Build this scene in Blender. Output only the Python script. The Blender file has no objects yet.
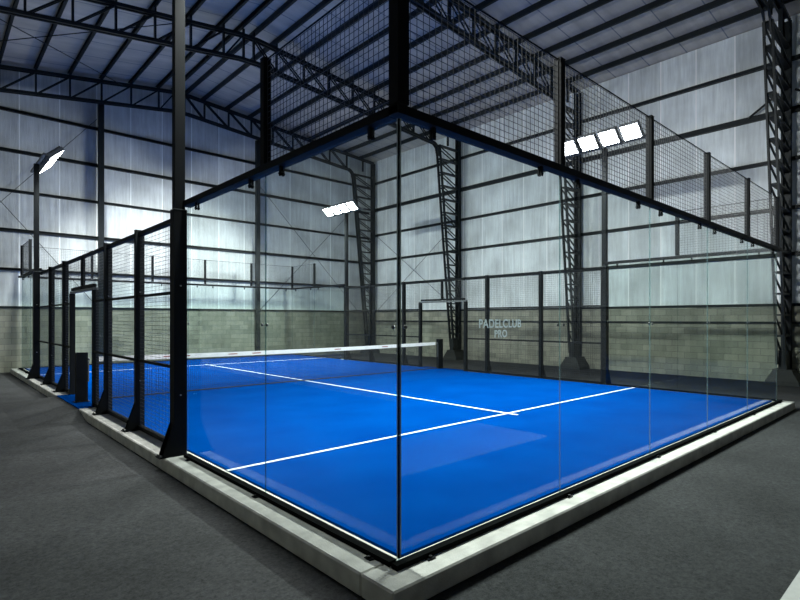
import bpy, math, random
from mathutils import Vector, Matrix
random.seed(4)
SC = bpy.context.scene
COL = SC.collection
PI = math.pi

# ------------------------------------------------------------------ materials
def newmat(name):
    m = bpy.data.materials.new(name); m.use_nodes = True
    nt = m.node_tree; nt.nodes.clear()
    out = nt.nodes.new('ShaderNodeOutputMaterial')
    return m, nt, out
def N(nt, t, **kw):
    n = nt.nodes.new(t)
    for k, v in kw.items():
        if k in n.inputs: n.inputs[k].default_value = v
        else: setattr(n, k, v)
    return n
def pbr(name, col, rough=.5, metal=0, noise=0, scale=20, bump=0, bscale=60, spec=.5):
    m, nt, out = newmat(name)
    b = N(nt, 'ShaderNodeBsdfPrincipled', Roughness=rough, Metallic=metal)
    b.inputs['Specular IOR Level'].default_value = spec
    b.inputs['Base Color'].default_value = (*col, 1)
    nt.links.new(b.outputs[0], out.inputs[0])
    geo = N(nt, 'ShaderNodeNewGeometry')
    if noise:
        n = N(nt, 'ShaderNodeTexNoise', Scale=scale, Detail=5)
        nt.links.new(geo.outputs['Position'], n.inputs['Vector'])
        mr = N(nt, 'ShaderNodeMapRange'); mr.inputs[3].default_value = 1-noise; mr.inputs[4].default_value = 1+noise
        mr.inputs[1].default_value = .25; mr.inputs[2].default_value = .75
        nt.links.new(n.outputs[0], mr.inputs[0])
        mx = N(nt, 'ShaderNodeVectorMath', operation='SCALE')
        mx.inputs[0].default_value = col
        nt.links.new(mr.outputs[0], mx.inputs['Scale'])
        nt.links.new(mx.outputs[0], b.inputs['Base Color'])
    if bump:
        n2 = N(nt, 'ShaderNodeTexNoise', Scale=bscale, Detail=3)
        nt.links.new(geo.outputs['Position'], n2.inputs['Vector'])
        bp = N(nt, 'ShaderNodeBump', Strength=bump, Distance=.01)
        nt.links.new(n2.outputs[0], bp.inputs['Height'])
        nt.links.new(bp.outputs[0], b.inputs['Normal'])
    return m

M = {}
M['black'] = pbr('black_painted_steel', (.0045, .006, .007), .6, noise=.2, scale=6, spec=.12)
M['strip'] = pbr('pale_green_edge', (.36, .43, .43), .4)
M['matte'] = pbr('matte_black_channel', (.004, .005, .005), .9, noise=.2, scale=6, spec=.02)
M['truss'] = pbr('dark_structural_steel', (.008, .012, .014), .5, noise=.25, scale=4, spec=.25)
M['wire'] = pbr('black_welded_wire', (.035, .039, .042), .4)
M['galv'] = pbr('grey_tube', (.09, .1, .1), .4, .3)
M['chrome'] = pbr('brushed_stud', (.55, .57, .57), .3, .8)
M['plinth'] = pbr('dark_plinth_concrete', (.016, .019, .018), .8, noise=.3, scale=6)
M['line'] = pbr('white_line_turf', (.72, .78, .8), .8, noise=.1, scale=60)
M['band'] = pbr('white_net_tape', (.72, .72, .7), .8, noise=.08, scale=9)
M['print'] = pbr('faded_red_print', (.3, .12, .11), .8)
M['net'] = pbr('black_net_cord', (.012, .014, .016), .8)
M['lamp'] = pbr('grey_lamp_housing', (.12, .13, .13), .5)
def vinyl():
    m, nt, out = newmat('frosted_vinyl')
    d = N(nt, 'ShaderNodeBsdfDiffuse'); d.inputs[0].default_value = (.5, .54, .54, 1)
    t = N(nt, 'ShaderNodeBsdfTranslucent'); t.inputs[0].default_value = (.6, .65, .65, 1)
    mx = N(nt, 'ShaderNodeMixShader', Fac=.7)
    nt.links.new(d.outputs[0], mx.inputs[1]); nt.links.new(t.outputs[0], mx.inputs[2]); nt.links.new(mx.outputs[0], out.inputs[0]); return m
M['letter'] = vinyl()
M['kerb'] = pbr('pale_cast_concrete', (.61, .60, .545), .9, noise=.28, scale=5, bump=.25, bscale=70)
M['slab'] = pbr('pale_floor_slab', (.5, .5, .47), .85, noise=.15, scale=7)

def turf():
    m, nt, out = newmat('blue_turf')
    b = N(nt, 'ShaderNodeBsdfDiffuse')
    geo = N(nt, 'ShaderNodeNewGeometry')
    n1 = N(nt, 'ShaderNodeTexNoise', Scale=1.1, Detail=4); n2 = N(nt, 'ShaderNodeTexNoise', Scale=160, Detail=2)
    for n in (n1, n2): nt.links.new(geo.outputs['Position'], n.inputs['Vector'])
    r = N(nt, 'ShaderNodeValToRGB')
    r.color_ramp.elements[0].position = .3; r.color_ramp.elements[0].color = (0.0, .036, .20, 1)
    r.color_ramp.elements[1].position = .75; r.color_ramp.elements[1].color = (.0, .050, .25, 1)
    nt.links.new(n1.outputs[0], r.inputs[0])
    mr = N(nt, 'ShaderNodeMapRange'); mr.inputs[3].default_value = .85; mr.inputs[4].default_value = 1.15
    nt.links.new(n2.outputs[0], mr.inputs[0])
    sc = N(nt, 'ShaderNodeVectorMath', operation='SCALE')
    nt.links.new(r.outputs[0], sc.inputs[0]); nt.links.new(mr.outputs[0], sc.inputs['Scale'])
    nt.links.new(sc.outputs[0], b.inputs['Color'])
    bp = N(nt, 'ShaderNodeBump', Strength=.35, Distance=.01)
    nt.links.new(n2.outputs[0], bp.inputs['Height']); nt.links.new(bp.outputs[0], b.inputs['Normal'])
    nt.links.new(b.outputs[0], out.inputs[0]); return m
M['turf'] = turf()

def carpet():
    m, nt, out = newmat('charcoal_carpet')
    b = N(nt, 'ShaderNodeBsdfPrincipled', Roughness=.95)
    b.inputs['Specular IOR Level'].default_value = .15
    geo = N(nt, 'ShaderNodeNewGeometry')
    n1 = N(nt, 'ShaderNodeTexNoise', Scale=.9, Detail=5); n2 = N(nt, 'ShaderNodeTexNoise', Scale=26, Detail=7, Roughness=.85)
    for n in (n1, n2): nt.links.new(geo.outputs['Position'], n.inputs['Vector'])
    r = N(nt, 'ShaderNodeValToRGB')
    r.color_ramp.elements[0].position = .3; r.color_ramp.elements[0].color = (.027, .0285, .0285, 1)
    r.color_ramp.elements[1].position = .7; r.color_ramp.elements[1].color = (.046, .048, .0485, 1)
    nt.links.new(n1.outputs[0], r.inputs[0])
    mr = N(nt, 'ShaderNodeMapRange'); mr.inputs[1].default_value = .3; mr.inputs[2].default_value = .7
    mr.inputs[3].default_value = .3; mr.inputs[4].default_value = 1.75
    nt.links.new(n2.outputs[0], mr.inputs[0])
    sc = N(nt, 'ShaderNodeVectorMath', operation='SCALE')
    nt.links.new(r.outputs[0], sc.inputs[0]); nt.links.new(mr.outputs[0], sc.inputs['Scale'])
    nt.links.new(sc.outputs[0], b.inputs['Base Color'])
    bp = N(nt, 'ShaderNodeBump', Strength=.6, Distance=.01)
    nt.links.new(n2.outputs[0], bp.inputs['Height']); nt.links.new(bp.outputs[0], b.inputs['Normal'])
    nt.links.new(b.outputs[0], out.inputs[0]); return m
M['carpet'] = carpet()

def swizzle(nt, axis):
    """position -> (horizontal run, height, 0)"""
    geo = N(nt, 'ShaderNodeNewGeometry'); s = N(nt, 'ShaderNodeSeparateXYZ'); c = N(nt, 'ShaderNodeCombineXYZ')
    nt.links.new(geo.outputs['Position'], s.inputs[0])
    nt.links.new(s.outputs[axis], c.inputs['X']); nt.links.new(s.outputs['Z'], c.inputs['Y'])
    return c.outputs[0]

def block(axis, g=1.0):
    m, nt, out = newmat('concrete_block_' + axis.lower())
    v = swizzle(nt, axis)
    br = N(nt, 'ShaderNodeTexBrick', Scale=1.0)
    br.inputs['Brick Width'].default_value = .4; br.inputs['Row Height'].default_value = .2
    br.inputs['Mortar Size'].default_value = .007; br.inputs['Mortar Smooth'].default_value = .3
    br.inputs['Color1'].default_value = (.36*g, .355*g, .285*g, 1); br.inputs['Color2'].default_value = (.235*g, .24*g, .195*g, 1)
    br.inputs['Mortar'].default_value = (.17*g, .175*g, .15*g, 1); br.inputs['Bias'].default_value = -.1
    nt.links.new(v, br.inputs['Vector'])
    mp = N(nt, 'ShaderNodeMapping'); mp.inputs['Scale'].default_value = (2.2, .5, 1)
    nt.links.new(v, mp.inputs['Vector'])
    n = N(nt, 'ShaderNodeTexNoise', Scale=1.0, Detail=6, Roughness=.65); nt.links.new(mp.outputs[0], n.inputs['Vector'])
    mr = N(nt, 'ShaderNodeMapRange'); mr.inputs[1].default_value = .3; mr.inputs[2].default_value = .7
    mr.inputs[3].default_value = .72; mr.inputs[4].default_value = 1.18
    nt.links.new(n.outputs[0], mr.inputs[0])
    sc = N(nt, 'ShaderNodeVectorMath', operation='SCALE')
    nt.links.new(br.outputs['Color'], sc.inputs[0]); nt.links.new(mr.outputs[0], sc.inputs['Scale'])
    b = N(nt, 'ShaderNodeBsdfPrincipled', Roughness=.9)
    b.inputs['Specular IOR Level'].default_value = .2
    nt.links.new(sc.outputs[0], b.inputs['Base Color'])
    bp = N(nt, 'ShaderNodeBump', Strength=.4, Distance=.01, invert=True)
    nt.links.new(br.outputs['Fac'], bp.inputs['Height']); nt.links.new(bp.outputs[0], b.inputs['Normal'])
    nt.links.new(b.outputs[0], out.inputs[0]); return m
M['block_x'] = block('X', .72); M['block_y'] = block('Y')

def foil(axis, col=(.70, .75, .76), seam=1.15, streak=1.0):
    """silvery insulation sheet hung in strips: seams, creases, vertical streaks"""
    m, nt, out = newmat('foil_sheet_' + axis.lower())
    v = swizzle(nt, axis)
    sx = N(nt, 'ShaderNodeSeparateXYZ'); nt.links.new(v, sx.inputs[0])
    d = N(nt, 'ShaderNodeMath', operation='DIVIDE'); d.inputs[1].default_value = seam
    nt.links.new(sx.outputs['X'], d.inputs[0])
    fr = N(nt, 'ShaderNodeMath', operation='FRACT'); nt.links.new(d.outputs[0], fr.inputs[0])
    lt = N(nt, 'ShaderNodeMath', operation='LESS_THAN'); lt.inputs[1].default_value = .035; nt.links.new(fr.outputs[0], lt.inputs[0])
    fl = N(nt, 'ShaderNodeMath', operation='FLOOR'); nt.links.new(d.outputs[0], fl.inputs[0])
    wn = N(nt, 'ShaderNodeTexWhiteNoise', noise_dimensions='1D'); nt.links.new(fl.outputs[0], wn.inputs['W'])
    mp = N(nt, 'ShaderNodeMapping'); mp.inputs['Scale'].default_value = (9, .55, 1); nt.links.new(v, mp.inputs['Vector'])
    n = N(nt, 'ShaderNodeTexNoise', Scale=1, Detail=6, Roughness=.7); nt.links.new(mp.outputs[0], n.inputs['Vector'])
    n2 = N(nt, 'ShaderNodeTexNoise', Scale=.8, Detail=3); nt.links.new(v, n2.inputs['Vector'])
    mr = N(nt, 'ShaderNodeMapRange'); mr.inputs[1].default_value = .3; mr.inputs[2].default_value = .72
    mr.inputs[3].default_value = .76; mr.inputs[4].default_value = 1.12; nt.links.new(n.outputs[0], mr.inputs[0])
    m2 = N(nt, 'ShaderNodeMapRange'); m2.inputs[1].default_value = .3; m2.inputs[2].default_value = .7
    m2.inputs[3].default_value = .78; m2.inputs[4].default_value = 1.12; nt.links.new(n2.outputs[0], m2.inputs[0])
    m3 = N(nt, 'ShaderNodeMapRange'); m3.inputs[3].default_value = .88; m3.inputs[4].default_value = 1.08; nt.links.new(wn.outputs[0], m3.inputs[0])
    a = N(nt, 'ShaderNodeMath', operation='MULTIPLY'); nt.links.new(mr.outputs[0], a.inputs[0]); nt.links.new(m2.outputs[0], a.inputs[1])
    a2 = N(nt, 'ShaderNodeMath', operation='MULTIPLY'); nt.links.new(a.outputs[0], a2.inputs[0]); nt.links.new(m3.outputs[0], a2.inputs[1])
    sc = N(nt, 'ShaderNodeVectorMath', operation='SCALE'); sc.inputs[0].default_value = col; nt.links.new(a2.outputs[0], sc.inputs['Scale'])
    mix = N(nt, 'ShaderNodeMix', data_type='RGBA'); nt.links.new(lt.outputs[0], mix.inputs[0])
    nt.links.new(sc.outputs[0], mix.inputs[6]); mix.inputs[7].default_value = (min(1, col[0]*1.35), min(1, col[1]*1.35), min(1, col[2]*1.35), 1)
    b = N(nt, 'ShaderNodeBsdfPrincipled', Roughness=.5, Metallic=.1)
    nt.links.new(mix.outputs[2], b.inputs['Base Color'])
    bp = N(nt, 'ShaderNodeBump', Strength=.35, Distance=.05); nt.links.new(n.outputs[0], bp.inputs['Height']); nt.links.new(bp.outputs[0], b.inputs['Normal'])
    nt.links.new(b.outputs[0], out.inputs[0]); return m
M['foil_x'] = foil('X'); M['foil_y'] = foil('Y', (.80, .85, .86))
M['dimmed_sheet'] = pbr('dimmed_unseen_sheeting', (.10, .105, .11), .6, noise=.15, scale=2)  # cladding of the unseen walls, colour darkened to weaken glass reflections and bounce light

def roofmat():
    m, nt, out = newmat('foil_roof')
    geo = N(nt, 'ShaderNodeNewGeometry'); s = N(nt, 'ShaderNodeSeparateXYZ'); nt.links.new(geo.outputs['Position'], s.inputs[0])
    d = N(nt, 'ShaderNodeMath', operation='DIVIDE'); d.inputs[1].default_value = 1.25; nt.links.new(s.outputs['Y'], d.inputs[0])
    fr = N(nt, 'ShaderNodeMath', operation='FRACT'); nt.links.new(d.outputs[0], fr.inputs[0])
    lt = N(nt, 'ShaderNodeMath', operation='LESS_THAN'); lt.inputs[1].default_value = .03; nt.links.new(fr.outputs[0], lt.inputs[0])
    mp = N(nt, 'ShaderNodeMapping'); mp.inputs['Scale'].default_value = (.5, 2.2, 1); nt.links.new(geo.outputs['Position'], mp.inputs['Vector'])
    n = N(nt, 'ShaderNodeTexNoise', Scale=1, Detail=5, Roughness=.6); nt.links.new(mp.outputs[0], n.inputs['Vector'])
    mr = N(nt, 'ShaderNodeMapRange'); mr.inputs[1].default_value = .3; mr.inputs[2].default_value = .7
    mr.inputs[3].default_value = .8; mr.inputs[4].default_value = 1.15; nt.links.new(n.outputs[0], mr.inputs[0])
    sc = N(nt, 'ShaderNodeVectorMath', operation='SCALE'); sc.inputs[0].default_value = (.62, .58, .53); nt.links.new(mr.outputs[0], sc.inputs['Scale'])
    mix = N(nt, 'ShaderNodeMix', data_type='RGBA'); nt.links.new(lt.outputs[0], mix.inputs[0])
    nt.links.new(sc.outputs[0], mix.inputs[6]); mix.inputs[7].default_value = (.24, .25, .28, 1)
    b = N(nt, 'ShaderNodeBsdfPrincipled', Roughness=.5, Metallic=.2)
    nt.links.new(mix.outputs[2], b.inputs['Base Color'])
    bp = N(nt, 'ShaderNodeBump', Strength=.3, Distance=.05); nt.links.new(n.outputs[0], bp.inputs['Height']); nt.links.new(bp.outputs[0], b.inputs['Normal'])
    nt.links.new(b.outputs[0], out.inputs[0]); return m
M['roof'] = roofmat()

def glassmat(name, tint, base, gain):
    m, nt, out = newmat(name)
    lw = N(nt, 'ShaderNodeLayerWeight', Blend=.5)
    p = N(nt, 'ShaderNodeMath', operation='POWER'); p.inputs[1].default_value = 4.0
    nt.links.new(lw.outputs['Facing'], p.inputs[0])
    mr = N(nt, 'ShaderNodeMapRange'); mr.inputs[3].default_value = base; mr.inputs[4].default_value = gain
    nt.links.new(p.outputs[0], mr.inputs[0])
    t = N(nt, 'ShaderNodeBsdfTransparent'); t.inputs[0].default_value = (*tint, 1)
    g = N(nt, 'ShaderNodeBsdfGlossy'); g.inputs['Roughness'].default_value = .0
    mx = N(nt, 'ShaderNodeMixShader')
    nt.links.new(mr.outputs[0], mx.inputs[0]); nt.links.new(t.outputs[0], mx.inputs[1]); nt.links.new(g.outputs[0], mx.inputs[2])
    nt.links.new(mx.outputs[0], out.inputs[0]); return m
M['glass'] = glassmat('clear_tempered_glass', (.95, .985, .972), .018, .6)
def edgemat():
    m, nt, out = newmat('glass_edge')
    t = N(nt, 'ShaderNodeBsdfTransparent'); t.inputs[0].default_value = (.5, .66, .66, 1)
    b = N(nt, 'ShaderNodeBsdfPrincipled', Roughness=.15); b.inputs['Base Color'].default_value = (.42, .55, .55, 1)
    mx = N(nt, 'ShaderNodeMixShader', Fac=.15)
    nt.links.new(t.outputs[0], mx.inputs[1]); nt.links.new(b.outputs[0], mx.inputs[2]); nt.links.new(mx.outputs[0], out.inputs[0]); return m
M['edge'] = edgemat()
def emit(name, col, s):
    m, nt, out = newmat(name); e = N(nt, 'ShaderNodeEmission', Strength=s); e.inputs[0].default_value = (*col, 1)
    nt.links.new(e.outputs[0], out.inputs[0]); return m
M['lens'] = emit('lit_led_lens', (.93, .98, 1.0), 30)

# ------------------------------------------------------------------ mesh builder
class MB:
    def __init__(self): self.v = []; self.f = []; self.mi = []
    def add(self, vs, fs, mi=0):
        o = len(self.v); self.v += [tuple(v) for v in vs]
        for f in fs: self.f.append(tuple(i+o for i in f)); self.mi.append(mi)
        return self
    def box(self, a, b, mi=0):
        (x0, y0, z0), (x1, y1, z1) = a, b
        self.add([(x0,y0,z0),(x1,y0,z0),(x1,y1,z0),(x0,y1,z0),(x0,y0,z1),(x1,y0,z1),(x1,y1,z1),(x0,y1,z1)],
                 [(0,3,2,1),(4,5,6,7),(0,1,5,4),(1,2,6,5),(2,3,7,6),(3,0,4,7)], mi); return self
    def cbox(self, a, b, c=.006):
        """box with chamfered vertical/horizontal edges"""
        (x0,y0,z0),(x1,y1,z1) = a, b
        vs = []
        for z, i in ((z0, c), (z0+c, 0), (z1-c, 0), (z1, c)):
            vs += [(x0+c+i*0,y0+i,z),(x1-c,y0+i,z),(x1-i,y0+c,z),(x1-i,y1-c,z),(x1-c,y1-i,z),(x0+c,y1-i,z),(x0+i,y1-c,z),(x0+i,y0+c,z)]
        fs = [tuple(range(7,-1,-1)), tuple(range(24,32))]
        for r in range(3):
            for k in range(8): fs.append((r*8+k, r*8+(k+1)%8, r*8+8+(k+1)%8, r*8+8+k))
        self.add(vs, fs); return self
    def bar(self, p, q, w, h=None, up=(0,0,1), mi=0):
        """rectangular bar p->q; w across, h along 'up'"""
        h = h or w; p = Vector(p); q = Vector(q); d = (q-p).normalized(); up = Vector(up)
        if abs(d.dot(up)) > .98: up = Vector((1,0,0)) if abs(d.x) < .9 else Vector((0,1,0))
        s = d.cross(up).normalized(); u = s.cross(d).normalized()
        vs = []
        for c in (p, q):
            for a, b in ((-1,-1),(1,-1),(1,1),(-1,1)): vs.append(c + s*(a*w/2) + u*(b*h/2))
        self.add(vs, [(0,1,2,3),(7,6,5,4),(0,4,5,1),(1,5,6,2),(2,6,7,3),(3,7,4,0)], mi); return self
    def chan(self, p, q, w, h, t=.012, up=(0,0,1), side=1):
        """C section: web plus two flanges"""
        p = Vector(p); q = Vector(q); d = (q-p).normalized(); up = Vector(up)
        if abs(d.dot(up)) > .98: up = Vector((1,0,0))
        s = d.cross(up).normalized(); u = s.cross(d).normalized()
        self.bar(p - s*side*(w/2-t/2), q - s*side*(w/2-t/2), t, h, up)
        self.bar(p + u*(h/2-t/2) + s*side*t/2, q + u*(h/2-t/2) + s*side*t/2, w-t, t, up)
        self.bar(p - u*(h/2-t/2) + s*side*t/2, q - u*(h/2-t/2) + s*side*t/2, w-t, t, up); return self
    def cyl(self, p, q, r, n=10, r2=None):
        r2 = r if r2 is None else r2
        p = Vector(p); q = Vector(q); d = (q-p).normalized()
        a = Vector((0,0,1)) if abs(d.z) < .9 else Vector((1,0,0))
        s = d.cross(a).normalized(); u = s.cross(d)
        vs = [p + (s*math.cos(2*PI*k/n) + u*math.sin(2*PI*k/n))*r for k in range(n)] + [q + (s*math.cos(2*PI*k/n) + u*math.sin(2*PI*k/n))*r2 for k in range(n)]
        self.add(vs, [tuple(range(n)), tuple(range(2*n-1, n-1, -1))] + [(k, n+k, n+(k+1)%n, (k+1)%n) for k in range(n)]); return self
    def prism(self, poly, ax, lo, hi):
        """polygon (u,v) extruded along axis ax ('x' or 'y'); the polygon is (other horizontal, z)"""
        n = len(poly)
        P = (lambda u, v, w: (w, u, v)) if ax == 'x' else (lambda u, v, w: (u, w, v))
        vs = [P(u, v, lo) for u, v in poly] + [P(u, v, hi) for u, v in poly]
        self.add(vs, [tuple(range(n)), tuple(range(2*n-1, n-1, -1))] + [(k, n+k, n+(k+1)%n, (k+1)%n) for k in range(n)]); return self
    def mesh(self, name, mats):
        me = bpy.data.meshes.new(name); me.from_pydata(self.v, [], self.f)
        for m in (mats if isinstance(mats, (list, tuple)) else [mats]): me.materials.append(m)
        me.polygons.foreach_set('material_index', self.mi)
        import bmesh
        bm = bmesh.new(); bm.from_mesh(me); bmesh.ops.recalc_face_normals(bm, faces=bm.faces); bm.to_mesh(me); bm.free()
        me.update(); return me
    def build(self, name, mats, parent=None):
        o = bpy.data.objects.new(name, self.mesh(name, mats)); COL.objects.link(o)
        if parent: o.parent = parent
        return o
def smooth(o):
    for p in o.data.polygons: p.use_smooth = True
    return o
def tag(o, label, cat, group=None):
    assert 4 <= len(label.split()) <= 16, label
    o['label'] = label; o['category'] = cat
    if group: o['group'] = group
    return o
def struct(o): o['kind'] = 'structure'; return o
def empty(name, loc=(0,0,0), rz=0):
    o = bpy.data.objects.new(name, None); COL.objects.link(o); o.location = loc; o.rotation_euler = (0,0,rz)
    o.empty_display_size = .1; return o
def copy_tree(o, parent=None):
    kids = list(o.children)
    c = o.copy(); COL.objects.link(c)
    if parent: c.parent = parent
    for k in kids: copy_tree(k, c)
    return c
class Kind:
    """builds one of a kind the first time, then copies it with its parts"""
    def __init__(self, make): self.make = make; self.cache = {}
    def __call__(self, key, loc, rz, label, cat, group):
        if key not in self.cache: o = self.cache[key] = self.make(*key)
        else: o = copy_tree(self.cache[key])
        o.location = loc; o.rotation_euler = (0,0,rz); tag(o, label, cat, group); return o
H = PI/2

# ------------------------------------------------------------------ dimensions
XR, YF, XL, YN, ZF = 15.2, 20.8, -5.1, -9.0, -.17        # right / far / left / near walls, floor
RX = 5.15
def ztop(x): return 11.08 - (.085*(x-RX) if x > RX else .15*(RX-x))   # truss top chord
def zroof(x): return ztop(x) + .22
BT = 2.08                                                 # top of the block wall

# ------------------------------------------------------------------ setting
struct(MB().box((XL-.3, YN-.3, ZF-.2), (XR+.4, YF+.4, ZF)).build('floor', M['carpet']))
r = MB()
xs = [XL-.3, RX, XR+.3]
pl = [(x, zroof(x)) for x in xs]
r.prism(pl + [(x, z+.12) for x, z in reversed(pl)], 'y', YN-.3, YF+.4)
struct(r.build('ceiling', M['roof']))
def wall(name, poly_top, axis, face, out, mb, mf):
    e = empty(name); struct(e)
    a = poly_top[0][0]; b = poly_top[-1][0]
    lo, hi = min(face, face+out*.25), max(face, face+out*.25)
    MB().prism([(a, ZF), (b, ZF), (b, BT), (a, BT)], axis, lo, hi).build('block_base', mb, e)
    c0 = face + out*.11; lo, hi = min(c0, c0+out*.1), max(c0, c0+out*.1)
    MB().prism([(a, BT), (b, BT)] + list(reversed(poly_top)), axis, lo, hi).build('cladding', mf, e)
    return e
gable = [(XL-.25, zroof(XL-.25)-.02), (RX, zroof(RX)-.02), (XR+.3, zroof(XR+.3)-.02)]
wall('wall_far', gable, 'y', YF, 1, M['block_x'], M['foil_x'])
wall('wall_near', gable, 'y', YN, -1, M['block_x'], M['dimmed_sheet'])
side = lambda x: [(YN+.01, zroof(x)-.02), (YF-.01, zroof(x)-.02)]
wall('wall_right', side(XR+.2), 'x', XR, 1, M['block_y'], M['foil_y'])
wall('wall_left', side(XL-.2), 'x', XL, -1, M['block_y'], M['dimmed_sheet'])
# pale slab edge at the lower right
sl = MB().box((1.0, -3.4, ZF), (4.6, -1.915, ZF+.012))
tag(sl.build('floor_slab', M['slab']), 'pale grey concrete floor slab at the lower right corner beyond the dark carpet', 'slab')

# girts
def ordn(i): return ['lowest', 'second', 'third', 'fourth', 'fifth', 'sixth', 'seventh'][i]
for i, z in enumerate((3.42, 4.78, 6.15, 7.55, 8.95)):
    o = MB().chan((XL+.05, YF+.045, z), (XR-.05, YF+.045, z), .12, .11 if i % 2 else .09, side=1).build('wall_girt', M['truss'])
    tag(o, 'dark horizontal steel girt on the far end wall, %s above the blockwork' % ordn(i), 'girt', 'girts on the far wall')
for i, z in enumerate((3.55, 4.88, 6.28, 7.68, 9.15)):
    o = MB().chan((XR+.045, YN+.1, z), (XR+.045, YF-.1, z), .12, .16 if i == 3 else .1, side=1).build('wall_girt', M['truss'])
    tag(o, 'dark horizontal steel girt on the right wall, %s above the blockwork%s' % (ordn(i), ' and the thickest' if i == 3 else ''), 'girt', 'girts on the right wall')
o = MB().box((XR-.06, YN+.1, 1.54), (XR-.005, YF-.4, 1.6)).build('wall_rail', M['truss'])
tag(o, 'thin dark rail running along the block wall on the right side', 'rail')
o = MB().box((XL+.05, YF-.03, BT-.03), (XR-.05, YF+.1, BT+.05)).build('sill_channel', M['truss'])
tag(o, 'dark steel sill capping the block wall of the far end', 'sill', 'sills on the block walls')
o = MB().box((XR-.03, YN+.05, BT-.03), (XR+.1, YF-.05, BT+.05)).build('sill_channel', M['truss'])
tag(o, 'dark steel sill capping the block wall of the right side', 'sill', 'sills on the block walls')

# purlins
right_p = [5.42] + [6.12+1.03*k for k in range(9)]
left_p = [4.92] + [4.34-.98*k for k in range(10)]
def nth(k): return ['first', 'second', 'third', 'fourth', 'fifth', 'sixth', 'seventh', 'eighth', 'ninth', 'tenth', 'eleventh', 'twelfth', 'thirteenth'][k]
for nm, lst in (('right', right_p), ('left', left_p)):
    for k, x in enumerate(lst):
        z = ztop(x) + .135
        o = MB().chan((x, YN+.1, z), (x, YF-.05, z), .07, .17, side=1 if nm == 'right' else -1).build('roof_purlin', M['truss'])
        tag(o, 'dark steel roof purlin, %s to the %s of the ridge' % (nth(k), nm), 'purlin', 'purlins under the roof sheets')

# trusses and lattice columns
ZI = 9.4
XCS = {.9: 13.1}      # the nearest column is deeper at its head
def zbot(x):
    z = ztop(x) - .80
    return z
def truss(Y, label, dz=0):
    XC = XCS.get(Y, 13.75)
    t = empty('roof_truss', (RX, Y, 0))
    T = lambda x, z, dy=0: (x-RX, dy, z+dz)
    x0, x1 = XL+.1, 15.05
    for nm, off in (('top_chord', ztop), ('bottom_chord', zbot)):
        m = MB(); a, b = (x0, x1) if nm == 'top_chord' else (x0, XC-.25)
        xsx = [a, RX-.3, RX+.3, b]
        pts = [(x, off(x) - (.02 if nm == 'top_chord' else 0)) for x in xsx]
        for (xa, za), (xb, zb) in zip(pts, pts[1:]):
            for dy in (-.07, .07): m.bar(T(xa, za, dy), T(xb, zb, dy), .05, .10)
            m.bar(T(xa, za+.045), T(xb, zb+.045), .17, .012)
        if nm == 'bottom_chord':   # rounded knee down into the column
            for (xa, za), (xb, zb) in (((XC-.25, zbot(XC-.25)), (XC-.07, ZI+.02)), ((XC-.07, ZI+.02), (XC+.02, ZI-.35))):
                for dy in (-.07, .07): m.bar(T(xa, za, dy), T(xb, zb, dy), .05, .10)
        m.build(nm, M['truss'], t)
    nodes_r = [5.32] + [6.12+1.03*k for k in range(9)]; nodes_l = [4.98] + [4.34-.98*k for k in range(9)]
    for x in nodes_r + nodes_l:
        if x > 15 or x < x0: continue
        MB().bar(T(x, ztop(x)-.06 if not dz else ztop(x)-dz+.04), T(x, zbot(x)+.03 if x < XC-.3 else ZI+.25), .10, .05, (1,0,0)).build('web_post', M['truss'], t)
    for lst, s in ((nodes_r, 1), (nodes_l, -1)):
        for xa, xb in zip(lst, lst[1:]):
            if xb > XC-.15 or xb < x0+.1: continue
            m = MB()
            for dy in (-.055, .055): m.bar(T(xa+s*.06, ztop(xa)-.08, dy), T(xb-s*.06, zbot(xb)+.05, dy), .03, .045)
            m.build('web_diagonal', M['truss'], t)
    tag(t, label, 'truss', 'roof trusses'); return t
TY = (.9, 7.65, 13.9, 20.4)
for Y, l in zip(TY, ('dark steel lattice roof truss at the top right corner, nearest the viewer',
                     'dark steel lattice roof truss passing above the near end of the court, second nearest',
                     'dark steel lattice roof truss crossing above the middle of the court',
                     'dark steel lattice roof truss against the far end wall')):
    truss(Y, l, -.14 if Y == 13.9 else 0)
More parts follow.
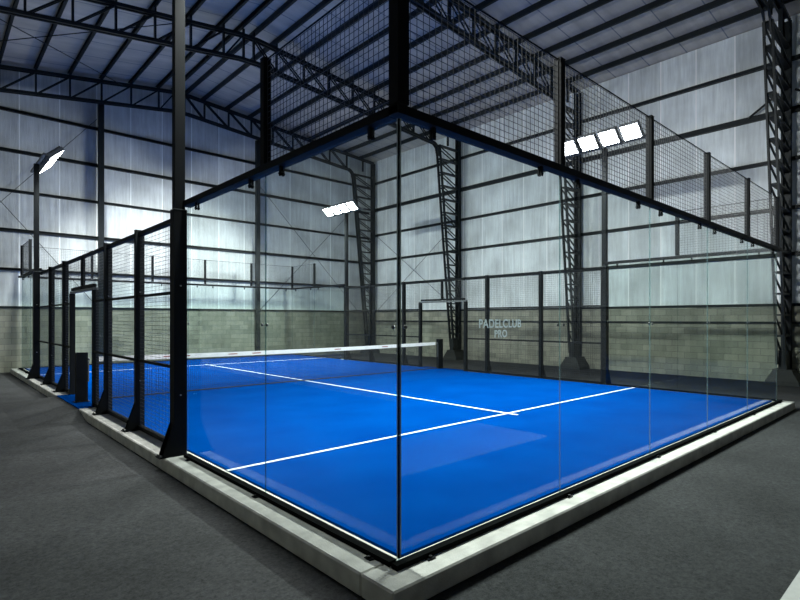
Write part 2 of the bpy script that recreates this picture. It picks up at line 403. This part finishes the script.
def column(Y, label):
    XC = XCS.get(Y, 13.75)
    t = empty('lattice_column', (14.95, Y, ZF))
    L = lambda x, z, dy=0: (x-14.95, dy, z-ZF)
    top = ztop(15)-.05
    zs, ze = .62, ZI
    xi = lambda z: (14.62 if XC > 13.5 else 14.4) - ((14.62 if XC > 13.5 else 14.4)-XC)*((z-zs)/(ze-zs))
    m = MB()
    for dy in (-.1, .1): m.chan(L(15.03, .28, dy), L(15.03, top, dy), .05, .14, up=(1,0,0), side=1 if dy > 0 else -1)
    m.bar(L(15.09, .28), L(15.09, top), .2, .012, (1,0,0)); m.build('outer_chord', M['truss'], t)
    m = MB()
    for dy in (-.1, .1): m.bar(L(xi(zs-.2), zs-.2, dy), L(XC, ze, dy), .05, .11, (1,0,0))
    m.build('inner_chord', M['truss'], t)
    n = 15; st = (ze-zs)/n
    for k in range(n):
        za, zb = zs+st*k, zs+st*(k+1)
        m = MB()
        for dy in (-.09, .09): m.bar(L(14.98, za+.03, dy), L(xi(zb)+.02, zb-.06, dy), .03, .05, (0,1,0))
        m.build('lacing_bar', M['truss'], t)
        MB().bar(L(14.98, zb), L(xi(zb)+.02, zb), .2, .045).build('batten', M['truss'], t)
    # web stub and splayed plinth
    MB().bar(L(14.83, .27), L(14.83, .80), .2, .5, (1,0,0)).build('base_stub', M['truss'], t)
    p = MB(); 
    ring = lambda z, hx, hy: [(14.83-14.95-hx, -hy, z-ZF), (14.83-14.95+hx, -hy, z-ZF), (14.83-14.95+hx, hy, z-ZF), (14.83-14.95-hx, hy, z-ZF)]
    vs = ring(ZF, .36, .42) + ring(ZF+.12, .36, .40) + ring(.22, .30, .24) + ring(.27, .30, .24)
    fs = [(3,2,1,0), (12,13,14,15)] + [(r*4+k, r*4+(k+1)%4, r*4+4+(k+1)%4, r*4+4+k) for r in range(3) for k in range(4)]
    p.add(vs, fs); p.build('plinth', M['plinth'], t)
    tag(t, label, 'column', 'lattice columns along the right wall'); return t
for Y, l in zip(TY, ('black tapered lattice column at the right edge, nearest the viewer',
                     'black tapered lattice column on the right wall, second from the viewer',
                     'black tapered lattice column on the right wall seen through the doorway of the right fence',
                     'black tapered lattice column standing in the far right corner of the hall')):
    column(Y, l)
# short braces from the nearest column to the thick girt
for s, w in ((1, 'left'), (-1, 'right')):
    o = MB().bar((XR-.1, .9+s*.2, 8.2), (XR-.03, .9+s*1.0, 7.72), .05).build('knee_brace', M['truss'])
    tag(o, 'short diagonal brace from the nearest column down to the thick girt on its %s' % w, 'brace', 'braces at the nearest column')
# wind posts of the far wall
for x, w in ((2.42, 'left of the tall near mast'), (8.62, 'behind the near side glass')):
    o = MB().chan((x, YF-.10, ZF), (x, YF-.10, zbot(x)), .16, .18, .014, up=(1,0,0)).build('wind_post', M['truss'])
    tag(o, 'dark steel wind post rising up the far wall, ' + w, 'post', 'wind posts of the far wall')
# tie rods
rods = [((-3.3, YF-.05, 9.3), (2.35, YF-.05, 2.1), 'thin tie rod crossing the left bay of the far wall, falling to the right'),
        ((2.3, YF-.03, 9.3), (-3.3, YF-.03, 2.1), 'thin tie rod crossing the left bay of the far wall, rising to the right'),
        ((8.75, YF-.05, 7.9), (14.3, YF-.05, 2.1), 'thin tie rod crossing the right bay of the far wall, falling to the right'),
        ((14.3, YF-.03, 7.9), (8.75, YF-.03, 2.1), 'thin tie rod crossing the right bay of the far wall, rising to the right'),
        ((XR-.05, 14.1, 6.2), (XR-.05, 20.2, 2.1), 'thin tie rod on the right wall in the far bay, falling towards the corner'),
        ((XR-.03, 20.2, 6.2), (XR-.03, 14.1, 2.1), 'thin tie rod on the right wall in the far bay, rising towards the corner')]
for p, q, l in rods:
    tag(smooth(MB().cyl(p, q, .010, 6).build('tie_rod', M['truss'])), l, 'rod', 'tie rods of the walls')
for (xa, xb, w) in ((-3.0, 3.0, 'left'), ):
    for p, q, d in (((xa, 14.2, ztop(xa)-.15), (xb, 20.1, ztop(xb)-.15), 'away and to the right'), ((xb, 14.2, ztop(xb)-.15), (xa, 20.1, ztop(xa)-.15), 'away and to the left')):
        tag(smooth(MB().cyl(p, q, .014, 6).build('tie_rod', M['truss'])), 'thin roof tie rod near the far wall, running ' + d, 'rod', 'tie rods of the roof')

# ------------------------------------------------------------------ court surface
# fence stations along each side: posts, doorway jambs
ST = {'left': dict(p0=4.18, p1=6.2, p2=8.15, j0=9.14, j1=11.38, p3=12.2, p4=14.1, p5=16.0),
      'right': dict(p0=3.88, p1=5.8, p2=7.8, j0=8.72, j1=10.9, p3=11.8, p4=13.8, p5=15.6)}
D0 = {k: ST[k]['j0']-.06 for k in ST}; D1 = {k: ST[k]['j1']+.04 for k in ST}
def ramp(s, a, b):
    xi, xo, e = s*5.276, s*6.2, .75
    v = [(xi, a, .149), (xi, b, .149), (xo, a-e, .001), (xo, b+e, .001), (xi, a-e, .001), (xi, b+e, .001)]
    return v, [(0,1,3,2), (0,2,4), (1,5,3), (0,4,5,1), (2,3,5,4)]
c = empty('court_turf', (5, 10, ZF)); tag(c, 'bright blue artificial turf of the court inside the glass and mesh enclosure', 'court')
T = lambda x, y, z: (x-5, y-10, z-ZF)
m = MB().box(T(.07, .07, ZF), T(9.93, 19.93, 0))
m.box(T(-.275, D0['left'], -.02), T(.0695, D1['left'], -.003)); m.box(T(9.9305, D0['right'], -.02), T(10.275, D1['right'], -.003)); m.build('turf', M['turf'], c)
MB().box(T(-.27, D0['left'], ZF), T(.0695, D1['left'], -.0205)).add(*ramp(-1, D0['left']-10, D1['left']-10)).build('doorway_ramp', M['carpet'], c)['label'] = 'dark carpet ramp'; MB().box(T(9.9305, D0['right'], ZF), T(10.27, D1['right'], -.0205)).add(*ramp(1, D0['right']-10, D1['right']-10)).build('doorway_ramp', M['carpet'], c)['label'] = 'dark carpet ramp'
for a, b, nm in (((.05, 2.995), (9.95, 3.05), 0), ((.05, 16.95), (9.95, 17.005), 0), ((4.972, 2.8), (5.028, 17.2), 1)):
    # the near service line carries the short overrun of the centre line
    MB().box(T(a[0], a[1], -.001), T(b[0], b[1], .003 + .001*nm)).build('court_line', M['line'], c)['label'] = 'white court line'

# kerbs
def kerb(a, b, label):
    tag(MB().cbox((a[0], a[1], ZF), (b[0], b[1], -.012), .012).build('concrete_kerb', M['kerb']), label, 'kerb', 'concrete kerbs around the court')
KW = .275
kerb((-KW, -KW, 0), (10.22, .065, 0), 'pale concrete kerb under the near back glass wall')
kerb((-KW, .07, 0), (.065, D0['left'], 0), 'pale concrete kerb along the left side from the front corner to the doorway')
kerb((-KW, D1['left'], 0), (.065, 20.3, 0), 'pale concrete kerb along the left side beyond the doorway')
kerb((9.935, .07, 0), (10.22, D0['right'], 0), 'concrete kerb along the right side on the near side of its doorway')
kerb((9.935, D1['right'], 0), (10.22, 20.3, 0), 'concrete kerb along the right side beyond its doorway')
kerb((.07, 19.935, 0), (9.93, 20.3, 0), 'concrete kerb under the far back glass wall')

# ------------------------------------------------------------------ enclosure kinds (local: run along +x from the origin, outside of the court = -y)
GH = 3.06
def make_glass(w):
    e = empty('glass_panel')
    m = MB(); g = .004
    x0, x1, y0, y1, z0, z1 = g, w-g, -.006, .006, 0, GH
    vs = [(x0,y0,z0),(x1,y0,z0),(x1,y1,z0),(x0,y1,z0),(x0,y0,z1),(x1,y0,z1),(x1,y1,z1),(x0,y1,z1)]
    m.add(vs, [(0,1,5,4),(2,3,7,6)], 0); m.add(vs, [(0,3,2,1),(4,5,6,7),(1,2,6,5),(3,0,4,7)], 1)
    m.build('glass_pane', [M['glass'], M['edge']], e)
    for x in (.32, w-.32):
        k = MB().box((x-.014, -.022, GH-.07), (x+.014, -.0065, GH+.015)); k.box((x-.014, .0065, GH-.07), (x+.014, .022, GH+.015))
        k.cyl((x, -.03, GH-.05), (x, .03, GH-.05), .009, 8); k.build('glass_clamp', M['black'], e)
    for x in (.05, w-.05):
        smooth(MB().cyl((x, -.016, 1.62), (x, -.0062, 1.62), .014, 12).build('joint_button', M['galv'], e))
    return e
Glass = Kind(make_glass)
def make_base(w, n, st):
    e = empty('base_rail')
    MB().box((-st, -.085, -.010), (w+st, -.022, .026)).build('channel', M['matte'], e)
    for k in range(n+1):
        x = min(max(k*w/n, .2), w-.2)
        MB().box((x-.035, -.125, -.010), (x+.035, -.0855, -.003)).cyl((x, -.106, -.003), (x, -.106, .012), .014, 8).build('anchor_foot', M['black'], e)
    return e
Base = Kind(make_base)
def make_beam(w, over):
    e = empty('top_beam')
    m = MB()
    m.box((-.055, -.055, GH+.016), (w+over, .05, GH+.022)).box((-.055, -.055, GH+.0225), (w+over, -.049, GH+.075)).box((-.055, .044, GH+.0225), (w+over, .05, GH+.075)).box((-.055, -.055, GH+.0755), (w+over, .05, GH+.08))
    m.build('beam', M['black'], e); return e
Beam = Kind(make_beam)
def wires(m, x0, x1, z0, z1, cx, cz, t=.0036):
    n = max(1, round((x1-x0)/cx)); k = max(1, round((z1-z0)/cz))
    for i in range(n+1):
        x = x0+(x1-x0)*i/n; m.bar((x, .0, z0), (x, .0, z1), t, t, (1,0,0))
    for j in range(k+1):
        z = z0+(z1-z0)*j/k; m.bar((x0, .0042, z), (x1, .0042, z), t, t)
def make_mesh(w, z0, z1, rails, edge):
    inset = .0465 if edge > .03 else .0385
    e = empty('mesh_panel')
    m = MB(); wires(m, inset+.004, w-inset-.004, .02, z1-z0-.02, .062, .056); m.build('wire_mesh', M['wire'], e)
    r = edge/2
    i = inset
    MB().bar((i, 0, r), (w-i, 0, r), edge, edge).build('bottom_rail', M['black'], e)
    MB().bar((i, 0, z1-z0-r), (w-i, 0, z1-z0-r), edge, edge).build('top_rail', M['black'], e)
    for z in rails: MB().bar((i, -.022, z-z0), (w-i, -.022, z-z0), .03, .04).build('mid_rail', M['black'], e)
    return e
Mesh = Kind(make_mesh)
def make_post(w, d, h, foot):
    e = empty('fence_post')
    MB().bar((0, 0, .012), (0, 0, h), w, d, (0,1,0)).box((-w/2-.003, -d/2-.003, h), (w/2+.003, d/2+.003, h+.006)).build('post', M['black'], e)
    if foot:
        y = -d/2
        g = MB()
        for x in (-w/2, w/2-.008): g.prism([(y, .0125), (y-.125, .0125), (y-.125, .04), (y, .42)], 'x', x, x+.008)
        g.build('gusset', M['black'], e)
        b = MB().box((-.08, y-.165, 0), (.08, d/2+.01, .012)); b.build('base_plate', M['black'], e)
        for x in (-.058, .058):
            smooth(MB().cyl((x, y-.145, .0125), (x, y-.145, .034), .012, 8).build('anchor_bolt', M['galv'], e))
    for k in range(2 if h > 2 else 0):
        z = (.75, 2.1)[k]
        MB().cyl((w/2, 0, z), (w/2+.008, 0, z), .009, 8).build('bolt', M['chrome'], e)
    return e
Post = Kind(make_post)

ZT = 4.17; ZB = GH+.08; ZK = -.012
GB = 'glass panels of the enclosure'; GM = 'wire mesh panels of the enclosure'; GP = 'posts of the enclosure'
# back walls: near (outside -y) and far (outside +y: rotated by 180 degrees)
nl = ['first', 'second', 'third', 'fourth', 'fifth']
Bk = lambda k: 'the front corner' if k == 0 else None
for k in range(5):
    g = Glass((2.0,), (2*k, 0, 0), 0, 'clear glass panel of the near back wall, %s from the front corner%s' % (nl[k], ', with lettering' if k == 0 else ''), 'glass panel', GB)
    if k == 0: g0 = g
    Glass((2.0,), (10-2*k, 20, 0), PI, 'clear glass panel of the far back wall, %s from the right end' % nl[k], 'glass panel', GB)
    Mesh((2.0, ZB, ZT, (), .01), (2*k, 0, ZB), 0, 'wire mesh panel on top of the near back wall, %s from the front corner' % nl[k], 'mesh panel', GM)
    Mesh((2.0, ZB, ZT, (), .01), (10-2*k, 20, ZB), PI, 'wire mesh panel on top of the far back wall, %s from the right end' % nl[k], 'mesh panel', GM)
Base((10.0, 5, .085), (0, 0, 0), 0, 'black base channel holding the near back glass wall', 'rail', 'base channels')
Base((10.0, 5, .085), (10, 20, 0), PI, 'black base channel holding the far back glass wall', 'rail', 'base channels')
Beam((10.0, .16), (0, 0, 0), 0, 'black top beam over the near back glass wall', 'beam', 'top beams')
Beam((10.0, .10), (10, 20, 0), PI, 'black top beam over the far back glass wall', 'beam', 'top beams')
pw = .075
Post((.10, .10, 3.2, False), (0, 0, ZB), 0, 'thick black post standing on the top beam at the front corner', 'post', GP)
for k in range(1, 6):
    w = pw if k < 5 else .1
    Post((w, pw, ZT-ZB, False), (2*k, -.0, ZB), 0, 'short mesh post on the near back beam, %s from the front corner' % nl[k-1], 'post', GP)
for k in range(0, 6):
    Post((pw, pw, ZT-ZB, False), (10-2*k, 20, ZB), PI, 'short mesh post on the far back beam, %s from the right end' % ['first', 'second', 'third', 'fourth', 'fifth', 'last'][k], 'post', GP)

# sides.  left: local x runs to -Y (rot -90) so outside is -X ; right: local x runs to +Y (rot +90) so outside is +X
def put(kind, key, side, ya, yb, z, label, cat, group):
    if side == 'left': return kind(key, (0, yb, z), -H, label, cat, group)
    return kind(key, (10, ya, z), H, label, cat, group)
RAILS = (1.05, 2.02)
for side in ('left', 'right'):
    S = 'the %s side' % side
    for ya, w in ((0, 'next to the near corner'), (2, 'beside the near mast'), (16, 'beside the far mast'), (18, 'next to the far corner')):
        ga = {2: 2, 16: ST[side]['p5']+.07}.get(ya, ya); gb = ST[side]['p0']-.07 if ya == 2 else ya+2
        put(Glass, (round(gb-ga, 3),), side, ga, gb, 0, 'clear glass panel on %s of the court, %s' % (S, w), 'glass panel', GB)
    for ya, yb, w in ((0, 4, 'near'), (16, 20, 'far')):
        put(Base, (4.0, 2, 0.0), side, ya+.0, yb, 0, 'black base channel under the %s glass of %s' % (w, S), 'rail', 'base channels')
        if ya == 16: ya = ST[side]['p5'] + .077
        else: yb = ST[side]['p0'] - .077
        if side == 'right' and ya == 0: ya = .11
        if side == 'right' and yb == 20: yb = 19.89
        if side == 'left' and ya == 0: ya = .056
        if side == 'left' and yb == 20: yb = 19.94
        put(Beam, (round(yb-ya, 3), .0), side, ya, yb, 0, 'black top beam over the %s glass of %s' % (w, S), 'beam', 'top beams')
    for ya, w in ((0, 'near'), (18, 'far')):
        put(Mesh, (2.0, ZB, ZT, (), .01), side, ya, ya+2, ZB, 'raised wire mesh panel above the glass at the %s corner of %s' % (w, S), 'mesh panel', GM)
        Post((pw, pw, ZT-ZB, False), (0 if side == 'left' else 10, 2 if ya == 0 else 18, ZB), -H if side == 'left' else H,
             'short post ending the raised mesh at the %s corner of %s' % (w, S), 'post', GP)
    q = ST[side]; x = 0 if side == 'left' else 10; rz = -H if side == 'left' else H
    for a, b, w in (('p0', 'p1', 'first beyond the near mast'), ('p1', 'p2', 'second beyond the near mast'), ('p2', 'j0', 'narrow, just before the doorway'),
                      ('j1', 'p3', 'narrow, just beyond the doorway'), ('p3', 'p4', 'second beyond the doorway'), ('p4', 'p5', 'last before the far mast')):
        put(Mesh, (round(q[b]-q[a], 3), 0, 3.0, RAILS, .06), side, q[a], q[b], 0, 'wire mesh fence panel on %s, %s' % (S, w), 'mesh panel', GM)
    mid = (q['j0']+q['j1'])/2
    for ya, yb, w in ((q['j0'], mid, 'near'), (mid, q['j1'], 'far')):
        put(Mesh, (round(yb-ya, 3), 2.3, 3.0, (), .06), side, ya, yb, 2.3, 'wire mesh panel over the %s half of the doorway on %s' % (w, S), 'mesh panel', GM)
    for p, w in (('p0', 'at the end of the near glass'), ('p1', 'second from the near mast'), ('p2', 'just before the doorway'),
                 ('p3', 'first beyond the doorway'), ('p4', 'second beyond the doorway'), ('p5', 'at the start of the far glass')):
        big = p in ('p0', 'p5')
        Post((.15 if big else .085, .15 if big else .12, 3.04 if not big else 3.03, True), (x + (0 if not big else (-.085 if side == 'left' else .085)), q[p], ZK), rz,
             'footed black fence post on %s, %s' % (S, w), 'post', GP)
    Post((.07, .07, .68, False), (x, mid, 2.3), rz, 'short black post over the middle of the doorway on %s' % S, 'post', GP)
    d = empty('doorway_frame', (x, mid, 0)); tag(d, 'open doorway frame with grey header tube on %s' % S, 'doorway', 'doorway frames')
    hw = (q['j1']-q['j0'])/2
    for dy in (-hw, hw): MB().bar((0, dy, 0), (0, dy, 2.24), .09, .10, (1,0,0)).build('jamb', M['black'], d)
    MB().bar((0, -hw-.05, 2.265), (0, hw+.05, 2.265), .07, .05).build('header', M['galv'], d)['label'] = 'grey steel header tube'

# clear corner joint of the two near glass walls
c = empty('corner_joint', (0, 0, .03)); tag(c, 'slim vertical corner joint between the two near glass walls, dark seal between pale edges', 'corner joint')
MB().box((-.006, -.006, 0), (.0035, .0035, GH-.03)).build('seal', M['matte'], c)
MB().box((-.010, .004, 0), (-.0065, .012, GH-.03)).build('edge_strip', M['strip'], c)['label'] = 'pale glass edge strip'
MB().box((.004, -.010, 0), (.012, -.0065, GH-.03)).build('edge_strip', M['strip'], c)['label'] = 'pale glass edge strip'
# frosted lettering on the first glass panel
def text_mesh(s, size, x, z, parent, stretch=1.0):
    cu = bpy.data.curves.new('lettering', 'FONT'); cu.body = s; cu.size = size; cu.align_x = 'CENTER'; cu.extrude = .0004; cu.offset = .0022; cu.space_character = 1.08
    o = bpy.data.objects.new('t', cu); COL.objects.link(o)
    bpy.context.view_layer.update()
    me = bpy.data.meshes.new_from_object(o.evaluated_get(bpy.context.evaluated_depsgraph_get()))
    bpy.data.objects.remove(o)
    me.materials.clear(); me.materials.append(M['letter'])
    for v in me.vertices: v.co = Vector((v.co.x*stretch, -v.co.z - .0068, v.co.y))
    q = bpy.data.objects.new('lettering', me); COL.objects.link(q); q.parent = parent; q.location = (x, 0, z); return q
text_mesh('PADELCLUB', .098, 1.10, 1.605, g0, 1.0)['label'] = 'frosted white word on the glass'
text_mesh('PRO', .085, 1.10, 1.525, g0, 1.0)['label'] = 'smaller frosted white word under the first'

# ------------------------------------------------------------------ floodlight masts
TILT = math.radians(46)   # lens normal below the horizontal
def make_mast(h):
    # local: -y points outside, +y into the court
    e = empty('floodlight_mast')
    MB().bar((0, 0, .012), (0, 0, h), .115, .115, (0,1,0)).build('pole', M['black'], e)
    MB().box((-.074, -.074, 0), (.074, .074, .012)).build('base_plate', M['galv'], e)
    MB().bar((-1.2, .03, h+.03), (1.2, .03, h+.03), .06, .06).build('crossbar', M['lamp'], e)
    n = Vector((0, math.cos(TILT), -math.sin(TILT))); u = Vector((0, math.sin(TILT), math.cos(TILT)))
    for k in range(4):
        x = -.87+.58*k; c = Vector((x, .30, h+.16))
        b = MB().bar(c - n*.05, c + n*.05, .48, .42, tuple(u))
        for j in range(7):
            q = c - n*.05 + u*(-.18+.06*j); b.bar(q - n*.05, q, .46, .012, tuple(u))
        f = b.build('floodlight', M['lamp'], e)
        MB().bar(c + n*.0505, c + n*.056, .43, .36, tuple(u)).build('lens', M['lens'], f)['label'] = 'glowing white lamp face'
        MB().bar((x-.225, .04, h+.03), tuple(c + Vector((-.225, 0, 0)) + n*.02), .02, .05).bar((x+.225, .04, h+.03), tuple(c + Vector((.225, 0, 0)) + n*.02), .02, .05).build('bracket', M['lamp'], f)
    return e
Mast = Kind(make_mast)
MH = 6.10
E_MAST = 1000
for x, y, rz, l in ((-.085, ST['left']['p0'], -H, 'tall black floodlight mast on the left side, near end, rising out of view'),
                    (-.085, ST['left']['p5'], -H, 'floodlight mast at the far left, its lamps seen edge on'),
                    (10.085, ST['right']['p0'], H, 'floodlight mast on the right side, near end, showing four bright lamps'),
                    (10.085, ST['right']['p5'], H, 'floodlight mast on the right side, far end, seen through the side glass')):
    mh = 6.45 if (x < 5 and y < 9) else MH
    Mast((mh-3.04,), (x, y, ZK+3.0365), rz, l, 'floodlight mast', 'floodlight masts')
    ld = bpy.data.lights.new('flood_beam', 'AREA'); ld.shape = 'RECTANGLE'; ld.size = 2.3; ld.size_y = .38; ld.energy = E_MAST; ld.spread = math.radians(150); ld.color = (.95, 1.0, .975)
    lo = bpy.data.objects.new('flood_beam', ld); COL.objects.link(lo)
    s = 1 if x < 5 else -1
    n = Vector((s*math.cos(TILT), 0, -math.sin(TILT)))
    lo.location = Vector((x + s*.30, y, ZK+mh+.157)) + n*.09
    lo.rotation_euler = n.to_track_quat('-Z', 'Y').to_euler()
    # long side along Y
    zq = -n; xq = Vector((0, 1, 0)); yq = zq.cross(xq)
    lo.rotation_euler = Matrix((xq, yq, zq)).transposed().to_euler()

# ------------------------------------------------------------------ net
e = empty('tennis_net', (5, 10, 0)); tag(e, 'low court net with a white top band stretched across the blue turf', 'net')
x0, x1 = -4.86, 4.86
sag = lambda x: .90 - .035*(1-(x/4.86)**2)
b = MB(); n = 24
for k in range(n):
    xa = x0+(x1-x0)*k/n; xb = x0+(x1-x0)*(k+1)/n
    b.add([(xa,-.012,sag(xa)-.10),(xb,-.012,sag(xb)-.10),(xb,.012,sag(xb)-.10),(xa,.012,sag(xa)-.10),(xa,-.012,sag(xa)),(xb,-.012,sag(xb)),(xb,.012,sag(xb)),(xa,.012,sag(xa))],
          [(0,3,2,1),(4,5,6,7),(0,1,5,4),(2,3,7,6)])
b.build('top_band', M['band'], e)
for x in (-3.55, -3.2, -2.1, -1.5, .9, 2.6):
    MB().box((x, -.0145, sag(x)-.062), (x+.22, -.0125, sag(x)-.035)).build('print_mark', M['print'], e)['label'] = 'faded dark red print mark'
nm = MB()
K = 216
for k in range(K+1):
    x = x0+(x1-x0)*k/K; nm.bar((x, 0, .02), (x, 0, sag(x)-.10), .004, .004, (1,0,0))
for j in range(19):
    for k in range(12):
        xa = x0+(x1-x0)*k/12; xb = x0+(x1-x0)*(k+1)/12; t = j/18
        nm.bar((xa, .003, .02+(sag(xa)-.09)*t), (xb, .003, .02+(sag(xb)-.09)*t), .004, .004)
nm.build('net_mesh', M['net'], e)
MB().bar((x0, 0, .018), (x1, 0, .018), .018, .024).build('bottom_cord', M['net'], e)
for x, l in ((-.0, 'black net post standing in the left doorway'), (10.0, 'black net post standing in the right doorway')):
    s = 1 if x < 5 else -1
    p = empty('net_post', (x-s*.07, 10, -.003)); tag(p, l, 'net post', 'net posts')
    MB().bar((0, 0, .012), (0, 0, 1.0), .12, .20, (1,0,0)).build('post', M['black'], p)
    MB().box((-.13, -.1, 0), (.13, .1, .012)).build('base_plate', M['black'], p)
    smooth(MB().cyl((s*.101, 0, .86), (s*.14, 0, .86), .03, 10).build('winch', M['galv'], p))
    MB().bar((s*.115, -.03, .4), (s*.115, -.03, .82), .012, .02, (1,0,0)).build('tension_strap', M['galv'], p)

# ------------------------------------------------------------------ camera, world, view
cam = bpy.data.cameras.new('camera'); co = bpy.data.objects.new('camera', cam); COL.objects.link(co)
co.location = (-2.307, -2.788, 1.675); co.rotation_euler = (PI/2, 0, -.787)
cam.sensor_width = 36; cam.lens = 521.5/800*36; cam.shift_x = -48.98/800; cam.shift_y = 19.16/800; cam.clip_start = .05; cam.clip_end = 200
SC.camera = co
w = bpy.data.worlds.new('world'); SC.world = w; w.use_nodes = True
w.node_tree.nodes['Background'].inputs[0].default_value = (.5, .6, .7, 1); w.node_tree.nodes['Background'].inputs[1].default_value = .3
vs = SC.view_settings
vs.view_transform = 'Standard'; vs.look = 'None'; vs.exposure = 0; vs.gamma = 1; vs.use_curve_mapping = False
